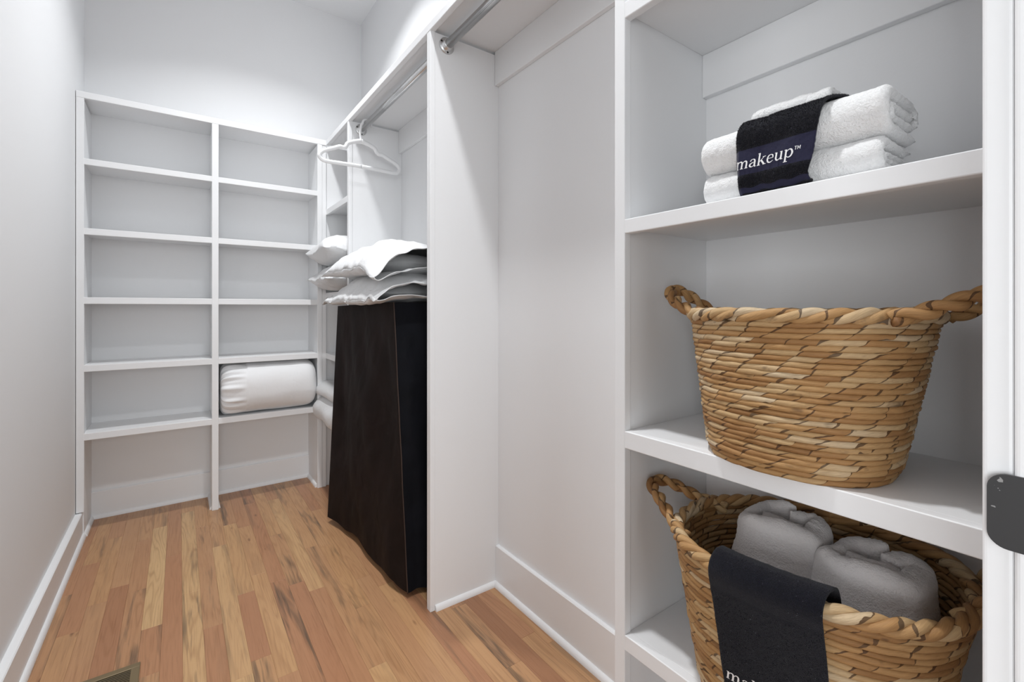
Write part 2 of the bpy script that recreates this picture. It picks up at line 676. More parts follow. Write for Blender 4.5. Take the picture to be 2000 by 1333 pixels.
def shelf_y(unit, x0, x1, z0, z1):
    s = mk('shelf', box(x0, x1, FY + 0.019, YB, z1 - 0.019, z1 - 0.0004, 0.001), M_TRIM, unit, smooth=False)
    mk('edge_strip', box(x0, x1, FY + 0.001, FY + 0.0195, z0, z1, 0.0018, 3), M_TRIM, s, smooth=False)
    return s


def upright_x(unit, y0, y1, z0, z1):
    """upright of the right-hand run: panel with a wider stile on its front edge"""
    u = mk('upright', box(FX + 0.019, XR, y0 + 0.003, y1 - 0.003, z0, z1, 0.0008), M_TRIM, unit, smooth=False)
    mk('stile', box(FX, FX + 0.0195, y0, y1, z0, z1, 0.002, 3), M_TRIM, u, smooth=False)
    return u


def upright_y(unit, x0, x1, z0, z1, stile_z0=None):
    u = mk('upright', box(x0 + 0.003, x1 - 0.003, FY + 0.019, YB, z0, z1, 0.0008), M_TRIM, unit, smooth=False)
    mk('stile', box(x0, x1, FY, FY + 0.0195, stile_z0 if stile_z0 else z0, z1, 0.002, 3), M_TRIM, u, smooth=False)
    return u


TOP0, TOP1 = 2.108, 2.138
bk = thing('back_shelving_unit', 'white built-in shelving with two columns of open shelves on the end wall', 'shelving unit', (0.15, 3.12, 0))
upright_y(bk, XL + 0.002, -0.369, 0.0, TOP0, 0.126)
upright_y(bk, 0.144, 0.175, 0.0, TOP0)
upright_y(bk, 0.686, 0.713, 0.0, TOP0)
for z0, z1 in ((1.790, 1.820), (1.455, 1.486), (1.122, 1.154), (0.796, 0.828), (0.467, 0.500)):
    shelf_y(bk, -0.372, 0.147, z0, z1)
    shelf_y(bk, 0.172, 0.689, z0, z1)
tb = mk('top_board', box(XL + 0.002, 0.735, FY + 0.019, YB, TOP1 - 0.019, TOP1 - 0.0004, 0.001), M_TRIM, bk, smooth=False)
mk('edge_strip', box(XL + 0.002, FX + 0.001, FY - 0.001, FY + 0.0195, TOP0 - 0.001, TOP1, 0.002, 3), M_TRIM, tb, smooth=False)
nb = []
for k in range(3):
    nb.append(lathe([(0, 0.004), (0.003, 0.004), (0.006, 0.002)], (0.335 + k * 0.004, FY + 0.004, TOP1 - 0.003 - k * 0.006), (0, -0.3, 1), 8))
mk('paint_drip', join(*nb), M_TRIM, tb)
for x, sd in ((-0.372, 1), (0.147, -1), (0.172, 1), (0.689, -1)):
    mk('shoe_moulding', shoe((x, FY + 0.021, 0), (x, YB - 0.014, 0), (sd, 0, 0)), M_TRIM, bk, smooth=False)

# corner cubbies
CY0, CY1 = 2.519, 2.546
cu = thing('corner_shelf_unit', 'narrow white corner cubbies holding bedding between back shelving and clothes hanger', 'shelving unit', (0.88, 2.77, 0))
upright_x(cu, CY0, CY1, 0, TOP0)
mk('end_panel', box(FX + 0.002, XR, FY + 0.021, FY + 0.038, 0, TOP0, 0.0008), M_TRIM, cu, smooth=False)
mk('corner_filler', box(0.7135, FX + 0.0015, FY + 0.004, FY + 0.030, 0, TOP0, 0.0008), M_TRIM, cu, smooth=False)
for z0, z1 in ((1.678, 1.712), (1.165, 1.197), (0.790, 0.824), (0.425, 0.457)):
    shelf_x(cu, CY1 - 0.003, FY + 0.0205, z0, z1)
mk('shoe_moulding', shoe((FX + 0.02, FY + 0.021, 0), (XR, FY + 0.021, 0), (0, -1, 0)), M_TRIM, cu, smooth=False)

# hanging section: divider, long top board, rod cleats
DY0, DY1 = 1.528, 1.556
hs = thing('hanging_section', 'white hanging section with one tall divider under a long top board', 'wardrobe', (0.88, 1.5, 0))
upright_x(hs, DY0, DY1, 0, TOP0)
tb = mk('top_board', box(FX + 0.019, XR, 0.66, FY + 0.02, TOP1 - 0.019, TOP1 - 0.0004, 0.001), M_TRIM, hs, smooth=False)
mk('edge_strip', box(FX - 0.001, FX + 0.0195, 0.66, FY - 0.0005, TOP0 - 0.001, TOP1, 0.002, 3), M_TRIM, tb, smooth=False)
for y0, y1 in ((0.656, DY0 + 0.002), (DY1 - 0.002, CY0 + 0.002)):
    mk('back_cleat', box(XR - 0.018, XR, y0, y1, 1.985, TOP1 - 0.019, 0.002, 2), M_TRIM, hs, smooth=False)
mk('shoe_moulding', shoe((FX + 0.02, DY0 + 0.003, 0), (XR - 0.015, DY0 + 0.003, 0), (0, -1, 0)), M_TRIM, hs, smooth=False)

# near shelf tower
TY0, TY1 = 0.630, 0.657
tw = thing('shelf_tower', 'white shelf tower in the foreground holding towels and two woven baskets', 'shelving unit', (0.88, 0.36, 0))
upright_x(tw, TY0, TY1, 0, TOP1)
upright_x(tw, YF + 0.001, YF + 0.028, 0, TOP1)
for z0, z1 in ((1.692, 1.725), (1.253, 1.282), (0.815, 0.850), (0.403, 0.434), (0.07, 0.10)):
    shelf_x(tw, YF + 0.025, TY0 + 0.003, z0, z1)
shelf_x(tw, YF + 0.001, TY1, TOP0 + 0.0305, TOP1 + 0.0305)
mk('back_cleat', box(XR - 0.018, XR, YF + 0.025, TY0 + 0.003, 1.605, 1.706, 0.002, 2), M_TRIM, tw, smooth=False)

# ------------------------------------------------------------------ closet rods
def rod(y0, y1, label):
    t = thing('closet_rod', label, 'closet rod', (0.803, (y0 + y1) / 2, 2.072), 'closet rods')
    mk('rod', lathe([(0, 0.0155), (y1 - y0, 0.0155)], (0.803, y0, 2.072), (0, 1, 0), 32), M_STEEL, t)
    mk('groove', lathe([(0, 0.0024), (y1 - y0 - 0.02, 0.0024)], (0.7925, y0 + 0.01, 2.0605), (0, 1, 0), 8), M_STEEL, t)
    for y, d in ((y0, 1), (y1, -1)):
        f = mk('flange', lathe([(0, 0.030), (0.004, 0.030), (0.006, 0.026), (0.007, 0.0205), (0.022, 0.0205), (0.024, 0.018), (0.024, 0.016)], (0.803, y, 2.072), (0, d, 0), 32), M_STEEL, t)
        for a in (0.6, 2.7, 4.8):
            mk('screw', lathe([(0, 0.004), (0.0015, 0.0035), (0.002, 0.002)], (0.803 + 0.0248 * math.cos(a), y + d * 0.0055, 2.072 + 0.0248 * math.sin(a)), (0, d, 0), 10), M_DARK, f)
    return t


rod(TY1 - 0.003, DY0 + 0.003, 'bare metal closet rod in the empty bay beside the shelf tower')
rod(DY1 - 0.003, CY0 + 0.003, 'metal closet rod above the pillows with one white hanger on it')

# ------------------------------------------------------------------ clothes hanger
hg = thing('clothes_hanger', 'white plastic clothes hanger hanging alone on the far closet rod', 'hanger', (0.80, 2.42, 2.0))
HY = 2.425


def htube(pts, rx, rz, per=8, closed=False):
    p = catmull([(x, HY, z) for x, z in pts], per)
    V, F, U = tube(p, 1.0, 12, ref=(0, 1, 0))
    # flatten: scale ring about the path
    n = 12
    out = []
    for k, c in enumerate(p):
        for j in range(n):
            q = Vector(V[k * n + j]) - c
            out.append(tuple(c + Vector((q.x * rx, q.y * rz, q.z * rx))))
    return out, F, U


# hook over the rod (rod centre 0.803, 2.072)
hk = [(0.775, 1.978), (0.770, 2.0), (0.768, 2.025), (0.773, 2.060)]
hk += [(0.803 + 0.0220 * math.cos(a), 2.072 + 0.0220 * math.sin(a)) for a in [PI - i * PI * 1.1 / 8 for i in range(9)]]
mk('hook', htube(hk, 0.0062, 0.0055), M_PLAST, hg)
cxh = 0.775
left = [(cxh, 1.980), (0.735, 1.966), (0.705, 1.951), (0.694, 1.932), (0.680, 1.925), (0.664, 1.926), (0.630, 1.910), (0.592, 1.893), (0.574, 1.880), (0.566, 1.862), (0.578, 1.845), (0.605, 1.840), (0.68, 1.842), (0.775, 1.844)]
right = [(2 * cxh - x, z) for x, z in left]
mk('left_arm', htube(left, 0.0105, 0.0075), M_PLAST, hg)
mk('right_arm', htube(right, 0.0105, 0.0075), M_PLAST, hg)
mk('web', htube([(cxh - 0.05, 1.962), (cxh, 1.972), (cxh + 0.05, 1.962)], 0.010, 0.003), M_PLAST, hg)

# ------------------------------------------------------------------ pillows
def pillow_data(cx, cy, z0, L, Wd, T, axis, seed, open_end=None, ns=54, nr=76, droop=0.0, clamp=None, sag=0.0, wr=1.0, inset=0.0, lift=0.42):
    """axis 'y': length along y; r=-1 is the near (-y) end. open_end gives the mouth height (fraction of T)"""
    def surf(sgn):
        def f(u, v):
            s = -1 + 2 * u
            r = -1 + 2 * v
            es = max(0.0, 1 - abs(s) ** 2.4) ** 0.62
            er = max(0.0, 1 - abs(r) ** 3.2) ** 0.60
            if open_end is not None:
                k = smooth01((r + 1) / 0.55)
                g = open_end + (1 - open_end) * k if r < 0.1 else er
                if r >= 0.1:
                    g = er
                else:
                    g = min(g, max(er, open_end)) if r > -0.2 else open_end + (1 - open_end) * k
            else:
                g = er
            t = T * es * g
            # outline: corners stay out, edges pull in
            hx = Wd / 2 * (1 - 0.055 * (1 - r * r) * 0.0 - 0.05 * (1 - abs(r) ** 2)) - inset
            hy = L / 2 * (1 - 0.045 * (1 - s * s))
            x = s * hx
            y = r * hy if (open_end is None or r > 0) else r * L / 2
            # wrinkles: gathers near the seams plus broad dents
            edge = max(abs(s), abs(r)) ** 5
            gth = fbm(x * 13 + seed, y * 15 - seed, seed * 3.1, 2) * 0.0065 * wr * (0.5 + 0.5 * edge)
            fold = abs(nz(x * 9 + seed * 2 + 0.8 * nz(x * 6, y * 6, 3), y * 11 + 5, seed)) * 0.018 * wr * (0.45 + 0.3 * edge)
            dent = nz(x * 4.5 + seed, y * 3.5, seed + 9) * 0.014 * wr * es
            z = (t * (1 - lift) if sgn > 0 else -t * lift) + (gth - fold + dent) * (1 if sgn > 0 else 0.6)
            z += 0.010 * nz(x * 6 + 3, y * 5, seed + 4)
            zz = z0 + T * lift + z
            if droop and s < 0.2:
                w = smooth01((-s + 0.2) / 1.2) * smooth01((-r - 0.45) / 0.55)
                zz -= droop * w
            zz -= sag * smooth01((-s - 0.55) / 0.45)
            if clamp is not None:
                lo = clamp(x, y) + (0.0015 if sgn < 0 else 0.0045)
                if zz < lo:
                    zz = lo
            if axis == 'y':
                return (cx + x, cy + y, zz)
            return (cx + y, cy + x, zz)
        return f
    a = grid(ns, nr, surf(1))
    b = grid(ns, nr, surf(-1))
    b = (b[0], [tuple(reversed(f)) for f in b[1]], [list(reversed(q)) for q in b[2]])
    return join(a, b)


def weld(o, d=0.0008):
    b = bmesh.new()
    b.from_mesh(o.data)
    bmesh.ops.remove_doubles(b, verts=b.verts, dist=d)
    b.to_mesh(o.data)
    b.free()


HZ = 1.125   # top of the hamper


def bed_pillow(label, z0, seed, T, mouth, droop, cx, cy, sag):
    t = thing('pillow', label, 'pillow', (cx, cy, z0), 'pillows on the covered hamper')
    c = mk('pillowcase', pillow_data(cx, cy, z0, 0.80, 0.44, T, 'y', seed, open_end=mouth, droop=droop, sag=sag, wr=1.8), M_COTTON, t)
    sm = c.modifiers.new('thickness', 'SOLIDIFY')
    sm.thickness = 0.0025
    sm.offset = 0
    mk('insert', pillow_data(cx + 0.004, cy + 0.055, z0 + 0.010, 0.62, 0.385, T * 0.72, 'y', seed + 3.3, ns=30, nr=40, wr=0.5), M_INSERT, t)
    return t


bed_pillow('lower of two white pillows lying on the dark covered hamper', HZ - 0.008, 2.3, 0.132, 0.40, 0.0, 0.815, 2.09, 0.034)
bed_pillow('upper of two white pillows on the dark covered hamper, below the hanger', HZ + 0.116, 7.9, 0.155, 0.50, 0.055, 0.815, 2.12, 0.030)

# pillows in the corner cubby (length along x, closed end towards the room)
for lab, z0, sd, T, dx, yy in (('lower pillow squeezed under another in the upper corner cubby', 1.200, 4.4, 0.16, 0.012, 2.776),
                               ('puffy upper pillow bulging out of the upper corner cubby', 1.350, 11.7, 0.185, 0.0, 2.776)):
    t = thing('pillow', lab, 'pillow', (0.8, yy, z0), 'pillows in the corner cubby')
    o = mk('pillowcase', pillow_data(0.822 + dx, yy, z0, 0.415, 0.44, T, 'x', sd, ns=50, nr=50, wr=1.3), M_COTTON, t)
    weld(o)

# folded blankets in the lower cubby: each a folded slab with a round bulging fold towards the room
def blanket(label, z0, T, x0, seed, n_l, droop):
    t = thing('folded_blanket', label, 'blanket', (0.85, 2.776, z0), 'folded blankets in the lower corner cubby')
    for k in range(n_l):
        zz = z0 + k * T / n_l
        h = T / n_l

        def f(u, v):
            y = 2.556 + 0.44 * v
            a = 2 * PI * u
            px = math.copysign(abs(math.cos(a)) ** 0.5, math.cos(a))
            pz = math.copysign(abs(math.sin(a)) ** 0.8, math.sin(a))
            e = min(1.0, (0.012 + min(v, 1 - v)) / 0.12) ** 0.4
            x = x0 + 0.15 + px * (0.15 + 0.016 * nz(v * 2.5, seed, k * 5)) + 0.008 * k
            puff = 1 + 0.22 * smooth01((x0 + 0.09 - x) / 0.07)
            z = zz + h / 2 + pz * h * 0.5 * (0.86 + 0.14 * e) * puff
            z += fbm(x * 10, y * 4, seed + k, 2) * 0.008 - abs(nz(x * 10, y * 4, seed + 3)) * 0.008 * max(0, pz)
            z -= droop * smooth01((FX - 0.004 - x) / 0.06)
            if x > FX - 0.006:
                z = max(z, z0 + 0.0015)
            x += nz(y * 5, z * 9, seed) * 0.010 * max(0, -px)
            return (min(x, XR - 0.004), y, z)
        d = grid(64, 44, f, close_u=True)
        caps = [tuple(i * 45 for i in range(64)), tuple(i * 45 + 44 for i in range(63, -1, -1))]
        d = (d[0], d[1] + caps, d[2] + [[(0, 0)] * 64] * 2)
        mk('fold', d, M_COTTON, t)


blanket('lower thick white folded blanket sagging out of the bottom corner cubby', 0.458, 0.118, 0.660, 3.0, 1, 0.030)
blanket('upper white folded blanket in the corner cubby beside the rolled comforter', 0.574, 0.080, 0.682, 8.0, 1, 0.012)

# ------------------------------------------------------------------ rolled comforter in the back shelving
rc = thing('rolled_comforter', 'fat white rolled comforter filling a low bay of the back shelving', 'comforter', (0.43, 3.09, 0.5))
RZ, RY = 0.643, 3.095
X0, X1 = 0.184, 0.685


def roll(u, v):
    # v along x from left to right, u around
    a = 2 * PI * u
    x = X0 + (X1 - X0) * v
    k = v
    capl = max(0.0, 1 - ((0.10 - k) / 0.10)) if k < 0.10 else 1
    prof = 1.0
    if k < 0.16:
        q = (0.16 - k) / 0.16
        prof = math.sqrt(max(0.0, 1 - q ** 2.4)) * 0.80 + 0.20
        x = X0 + (X1 - X0) * (0.16 - 0.16 * math.sin(q * PI / 2) ** 0.9)
    if k > 0.80:
        q = (k - 0.80) / 0.20
        prof = max(0.05, math.sqrt(max(0.0, 1 - q ** 2.6)))
        x = X0 + (X1 - X0) * (0.80 + 0.20 * math.sin(q * PI / 2) ** 0.85)
    ry, rz = 0.150, 0.141
    c, s = math.cos(a), math.sin(a)
    py = math.copysign(abs(c) ** 0.86, c) * ry * prof
    pz = math.copysign(abs(s) ** 0.86, s) * rz * prof
    g = max(0, (0.26 - k) / 0.26)
    gath = (math.sin(a * 17 + 2 * nz(a * 2, 3, 1)) * 0.6 + math.sin(a * 29 + 1.3) * 0.4) * 0.022 * g ** 1.2
    m = 1 + gath / 0.14 + 0.018 * nz(x * 9, a * 1.5, 4)
    step = 0.005 * smooth01((x - 0.312) / 0.004)      # outer flap edge
    z = RZ + pz * m + (step if s > 0 else 0) * s
    y = RY + py * m - (step if c < 0 else 0) * (-c)
    z -= 0.010 * smooth01((0.45 - x) / 0.3) * 0.0
    z = min(max(z, 0.5015), 0.7945)
    return (x, min(y, YB - 0.004), z)


d = grid(130, 80, roll, close_u=True)
mk('outer_layer', (d[0], d[1] + [tuple(i * 81 + 80 for i in range(130))], d[2] + [[(0, 0)] * 130]), M_COMF, rc)
# rolled inner end showing inside the gathered mouth at the left


def coil_end(u, v):
    a = 2 * PI * 2.3 * u
    r = 0.012 + 0.030 * 2.3 * u * 0.8
    x = X0 + 0.004 + 0.045 * v + 0.012 * u
    w = 0.010 * math.sin(v * PI)
    rr = r + w + 0.004 * nz(a, v * 3, 2)
    return (x, RY - 0.02 + rr * math.cos(a), RZ - 0.012 + rr * math.sin(a))


co = mk('inner_roll', grid(90, 8, coil_end), M_COMF, rc)
sm = co.modifiers.new('thickness', 'SOLIDIFY')
sm.thickness = 0.012
sm.offset = 0

# ------------------------------------------------------------------ covered hamper
hp = thing('covered_hamper', 'tall hamper under a dark brown and black cloth cover on the floor', 'hamper', (0.84, 2.07, 0))
BN, BF = Vector((0.703, 1.650, 0.022)), Vector((0.618, 2.480, 0.030))
TN, TF = Vector((0.690, 1.755, HZ)), Vector((0.672, 2.490, HZ - 0.012))
BN2, TN2 = Vector((0.99, 1.600, 0.016)), Vector((0.99, 1.750, HZ))
BF2, TF2 = Vector((0.99, 2.50, 0.03)), Vector((0.99, 2.500, HZ - 0.012))


def panel(p00, p10, p01, p11, seed, amp, nrm, hem=0.012, nu=60, nv=80):
    n = Vector(nrm)

    def f(u, v):
        p = p00.lerp(p10, u).lerp(p01.lerp(p11, u), v)
        e = min(1, min(u, 1 - u) * 8) * min(1, (1 - v) * 6 + 0.0)
        d = nz(u * 2.2 + seed, v * 2.0, seed) * 1.0 + 0.5 * nz(u * 5 + v * 2 + seed, v * 2.5, seed + 2) + 0.25 * abs(nz(u * 7 - v * 5, v * 5 + u * 3, seed + 5))
        p = p + n * (d * amp * e)
        hm = (nz(u * 4.5 + seed, 0, 1) * hem + 0.004 * math.sin(u * 15 + seed)) * max(0, 1 - v * 9) * min(1, min(u, 1 - u) * 10)
        return p + Vector((0, 0, hm + hem * 0.4 * max(0, 1 - v * 9) * min(1, min(u, 1 - u) * 10)))
    return grid(nu, nv, f)


mk('front_panel', panel(BF, BN, TF, TN, 1.7, 0.030, (-1, 0, 0)), M_HAM1, hp)
mk('side_panel', panel(BN, BN2, TN, TN2, 5.2, 0.010, (0, -1, 0), 0.003, 40, 70), M_HAM2, hp)
mk('rear_panel', panel(BF2, BF, TF2, TF, 8.2, 0.006, (0, 1, 0), 0.006, 30, 40), M_HAM2, hp)
mk('inner_panel', panel(BN2, BF2, TN2, TF2, 9.2, 0.004, (1, 0, 0), 0.006, 30, 40), M_HAM2, hp)
tp = grid(20, 20, lambda u, v: TF.lerp(TN, u).lerp(TF2.lerp(TN2, u), v) + Vector((0, 0, 0.003 * nz(u * 4, v * 4, 2))))
mk('top_panel', tp, M_HAM2, hp)
pp = [BN.lerp(TN, k / 50) + Vector((-0.003 + 0.002 * nz(k * 0.15, 1, 1), -0.004, 0)) for k in range(51)]
mk('piping', tube(pp, 0.0022, 8), M_PIPE, hp)
# feet of the frame inside
for fx, fy in ((0.74, 1.82), (0.70, 2.42), (0.95, 1.82), (0.95, 2.42)):
    mk('frame_leg', lathe([(0, 0.011), (1.0, 0.011)], (fx + 0.02, fy, 0.0), (0, 0, 1), 12), M_STEEL, hp)

# ------------------------------------------------------------------ folded towels
def ribbon(path, th, wn, mapf, seed, fuzz=0.0011, end_round=0.012, wlen=0.26, wav=0.004):
    """cloth ribbon: 2-D path (p,q) with thickness th, extruded along w in 0..1; mapf(p,q,w) -> world"""
    P = [Vector((a[0], a[1], 0)) for a in path]
    # resample
    L = [0]
    for i in range(1, len(P)):
        L.append(L[-1] + (P[i] - P[i - 1]).length)
    n = max(20, int(L[-1] / 0.0034))
    R = []
    k = 0
    for i in range(n + 1):
        s = L[-1] * i / n
        while k < len(L) - 2 and L[k + 1] < s:
            k += 1
        t = (s - L[k]) / max(1e-9, L[k + 1] - L[k])
        R.append(P[k].lerp(P[k + 1], t))
    N = []
    for i in range(n + 1):
        a, b = R[max(0, i - 1)], R[min(n, i + 1)]
        d = (b - a).normalized()
        N.append(Vector((-d.y, d.x, 0)))
    prof = []
    for i in range(n + 1):
        e = min(1.0, math.sqrt(max(0.02, min(i, n - i) / n * L[-1] / (th * 0.6))))
        prof.append((R[i] + N[i] * th / 2 * e, i))
    for i in range(n, -1, -1):
        e = min(1.0, math.sqrt(max(0.02, min(i, n - i) / n * L[-1] / (th * 0.6))))
        prof.append((R[i] - N[i] * th / 2 * e, i))
    m = len(prof)
    V, F = [], []
    for j in range(wn + 1):
        w = j / wn
        de = min(w, 1 - w) * wlen
        k = 1.0 if de > end_round else math.sqrt(max(0.0, 1 - ((end_round - de) / end_round) ** 2))
        for (q, i) in prof:
            c = R[i]
            pt = c + (q - c) * (0.25 + 0.75 * k)
            ff = fbm(pt.x * 330, pt.y * 330, w * wlen * 330 + seed, 2) * fuzz
            wv = nz(pt.x * 14 + seed, pt.y * 14, w * wlen * 16) * wav
            dr = (q - c).normalized() if (q - c).length > 1e-6 else Vector((0, 0, 0))
            pt = pt + dr * (ff + 0.0) + Vector((nz(pt.x * 20, w * 5, seed), nz(pt.y * 20 + 4, w * 5, seed), 0)) * wav * 0.8 + dr * wv * 0.5
            V.append(tuple(mapf(pt.x, pt.y, w + ff * 1.5 / wlen)))
    for j in range(wn):
        for i in range(m):
            i2 = (i + 1) % m
            F.append((j * m + i, j * m + i2, (j + 1) * m + i2, (j + 1) * m + i))
    half = n + 1
    for j, rev in ((0, False), (wn, True)):
        for i in range(n):
            f = (j * m + i, j * m + m - 1 - i, j * m + m - 2 - i, j * m + i + 1)
            F.append(tuple(reversed(f)) if rev else f)
    return V, F, None


def u_path(x0, x1, h, zc, flip=False):
    """U opening towards +x, closed round end at x0"""
    r = h / 2
    p = [(x1, zc - r), (x0 + r, zc - r)]
    p = [(x1 - (x1 - x0 - r) * k / 8, zc - r) for k in range(9)]
    p += [(x0 + r - r * math.sin(a) * 0.9, zc - r * math.cos(a)) for a in [PI * k / 14 for k in range(1, 14)]]
    p += [(x0 + r + (x1 - x0 - r) * k / 8, zc + r) for k in range(9)]
    return p


SH = 1.282


def fuzz(data, n, ln, wd, seed, skip=(), flip=False):
    """loops of terry pile: tiny blades added to a towel mesh"""
    V, F = list(data[0]), list(data[1])
    U = list(data[2]) if len(data) > 2 and data[2] else None
    r = random.Random(seed)
    q = [k for k, f in enumerate(F) if len(f) == 4 and not any(a <= U[k][0][1] <= b for a, b in skip)]
    for _ in range(n):
        k = r.choice(q)
        a, b, c, d = (Vector(V[i]) for i in F[k])
        u, v = r.random(), r.random()
        p = a.lerp(b, u).lerp(d.lerp(c, u), v)
        nm = (b - a).cross(d - a)
        if nm.length < 1e-12:
            continue
        nm.normalize()
        if flip:
            nm = -nm
        j = Vector((r.uniform(-1, 1), r.uniform(-1, 1), r.uniform(-1, 1)))
        t = (nm + j * 0.7).normalized()
        w = t.cross(j).normalized() * wd
        i0 = len(V)
        V += [tuple(p - w), tuple(p + w), tuple(p + t * ln * r.uniform(0.5, 1.2))]
        F.append((i0, i0 + 1, i0 + 2))
        if U is not None:
            U.append([U[k][0]] * 3)
    return V, F, U



def stack_towel(label, x0, x1, y0, y1, z0, h, seed, th=0.020, curl=True, group='white towels on the tower shelf', sl=0.0):
    t = thing('folded_towel', label, 'towel', ((x0 + x1) / 2, (y0 + y1) / 2, z0), group)

    def mp(p, q, w):
        return (p + 0.006 * nz(w * 3, seed, q * 20), y1 + (y0 - y1) * w, z0 + max(q, 0.0008) * (1 + sl * (w - 0.5)) + 0.0)
    outer = u_path(x0 + th / 2, x1, h - th, h / 2)
    if curl:
        # the upper leaf tucks down at the back
        outer += [(x1 + 0.010, h - th / 2 - 0.006), (x1 + 0.014, h - th / 2 - 0.018), (x1 + 0.006, h - th / 2 - 0.028)]
    mk('outer_fold', fuzz(ribbon(outer, th, 80, mp, seed, wlen=abs(y1 - y0)), 17000, 0.0019, 0.0005, seed), M_TERRY, t)
    hi = h - 2 * th
    if hi > 0.012:
        inner = u_path(x0 + th * 1.4, x1 - 0.006, max(0.006, hi * 0.48), h / 2)
        mk('inner_fold', ribbon(inner, hi * 0.50, 60, mp, seed + 5, wlen=abs(y1 - y0)), M_TERRY, t)
    return t


stack_towel('bottom thick white towel of the folded stack on the tower shelf', 0.757, 0.880, 0.212, 0.474, SH, 0.056, 2.0, 0.019, False)
stack_towel('large white folded towel under the dark lettered cloth, second from the bottom', 0.753, 0.880, 0.206, 0.476, SH + 0.055, 0.070, 6.0, 0.021)
stack_towel('small white folded towel topping the stack behind the dark cloth', 0.792, 0.880, 0.285, 0.404, SH + 0.1255, 0.032, 9.0, 0.0150, False)

# ------------------------------------------------------------------ lettering strokes
def bez(pts, n=6):
    return [(p.x, p.y) for p in catmull([(a, b, 0) for a, b in pts], n)]


def strip(pts, ws):
    """variable width stroke -> list of (left, right) pairs"""
    n = len(pts)
    out = []
    for i in range(n):
        a, b = pts[max(0, i - 1)], pts[min(n - 1, i + 1)]
        dx, dy = b[0] - a[0], b[1] - a[1]
        l = math.hypot(dx, dy) or 1
        k = i / (n - 1) * (len(ws) - 1)
        j = min(len(ws) - 2, int(k)) if len(ws) > 1 else 0
        w = ws[0] if len(ws) == 1 else ws[j] + (ws[j + 1] - ws[j]) * (k - j)
        out.append(((pts[i][0] - dy / l * w / 2, pts[i][1] + dx / l * w / 2), (pts[i][0] + dy / l * w / 2, pts[i][1] - dx / l * w / 2)))
    return out


def seg(a, b, w, n=5):
    return strip([(a[0] + (b[0] - a[0]) * k / n, a[1] + (b[1] - a[1]) * k / n) for k in range(n + 1)], [w])


def glyph(c):
    if c == 'm':
        o = [seg((.18, 1), (.18, 0), .2), seg((0, .03), (.38, .03), .07), seg((-.02, .95), (.2, .97), .07)]
        for d in (0, .56):
            o += [strip(bez([(.24 + d, .68), (.38 + d, .9), (.56 + d, .95), (.70 + d, .84), (.74 + d, .6), (.74 + d, .3), (.74 + d, 0)]), [.05, .1, .14, .19, .2, .2, .2]), seg((.56 + d, .03), (.94 + d, .03), .07)]
        return o, 1.62
    if c == 'a':
        return [strip(bez([(.64, .60), (.40, .54), (.16, .40), (.12, .2), (.26, .05), (.46, .07), (.64, .26)]), [.06, .1, .17, .2, .14, .08, .05]),
                strip(bez([(.14, .74), (.22, .90), (.42, .97), (.60, .88), (.66, .66), (.66, .3), (.70, .07), (.86, .07)]), [.15, .1, .08, .15, .2, .2, .16, .05])], .98
    if c == 'k':
        return [seg((.18, 1.5), (.18, 0), .2), seg((0, .03), (.38, .03), .07), seg((-.02, 1.46), (.2, 1.48), .07), seg((.24, .42), (.78, .95), .075),
                seg((.60, .97), (1.0, .97), .07), seg((.44, .62), (.88, .02), .2), seg((.70, .03), (1.10, .03), .07)], 1.12
    if c == 'e':
        return [seg((.16, .54), (.80, .54), .07), strip(bez([(.80, .54), (.74, .84), (.50, .96), (.24, .84), (.14, .48), (.24, .14), (.52, .03), (.84, .20)]), [.12, .14, .07, .15, .2, .17, .12, .05])], .98
    if c == 'u':
        return [strip(bez([(.2, .98), (.2, .6), (.2, .3), (.30, .08), (.50, .04), (.74, .24)]), [.2, .2, .2, .16, .11, .05]), seg((.82, 1), (.82, 0), .2),
                seg((0, .96), (.22, .97), .07), seg((.62, .96), (.84, .97), .07), seg((.82, .03), (1.03, .03), .07)], 1.16
    if c == 'p':
        return [seg((.2, .98), (.2, -.46), .2), seg((0, -.45), (.46, -.45), .07), seg((0, .95), (.2, .97), .07),
                strip(bez([(.27, .72), (.50, .95), (.76, .88), (.90, .5), (.76, .12), (.50, .03), (.27, .2)]), [.06, .1, .17, .2, .17, .1, .06])], 1.12
    if c == 'T':
        return [seg((0, .95), (.6, .95), .14), seg((.3, .95), (.3, 0), .15)], .66
    if c == 'M':
        return [seg((.08, 0), (.08, 1), .14), seg((.08, 1), (.38, .3), .12), seg((.38, .3), (.68, 1), .12), seg((.68, 1), (.68, 0), .14)], .8
    return [], .4


def lettering(word, sup, unit, place, shear=0.22):
    """place(a, b) -> world point for text-space metres (a right, b up)"""
    V, F = [], []

    def put(strokes, ox, oy, sc):
        for st in strokes:
            base = len(V)
            for l, r in st:
                for q in (l, r):
                    gx, gy = q
                    V.append(tuple(place((ox + (gx + shear * gy) * sc) * unit, (oy + gy * sc) * unit)))
            for i in range(len(st) - 1):
                b = base + i * 2
                F.append((b, b + 1, b + 3, b + 2))
    x = 0
    for c in word:
        g, adv = glyph(c)
        put(g, x, 0, 1)
        x += adv
    x += .12
    for c in sup:
        g, adv = glyph(c)
        put(g, x, .72, .42)
        x += adv * .46
    return V, F, None


# ------------------------------------------------------------------ dark cloth over the stack
def poly_at(pts, t):
    L = [0]
    for i in range(1, len(pts)):
        L.append(L[-1] + math.dist(pts[i], pts[i - 1]))
    s = t * L[-1]
    for i in range(1, len(pts)):
        if s <= L[i] or i == len(pts) - 1:
            k = (s - L[i - 1]) / (L[i] - L[i - 1])
            return tuple(a + (b - a) * k for a, b in zip(pts[i - 1], pts[i]))


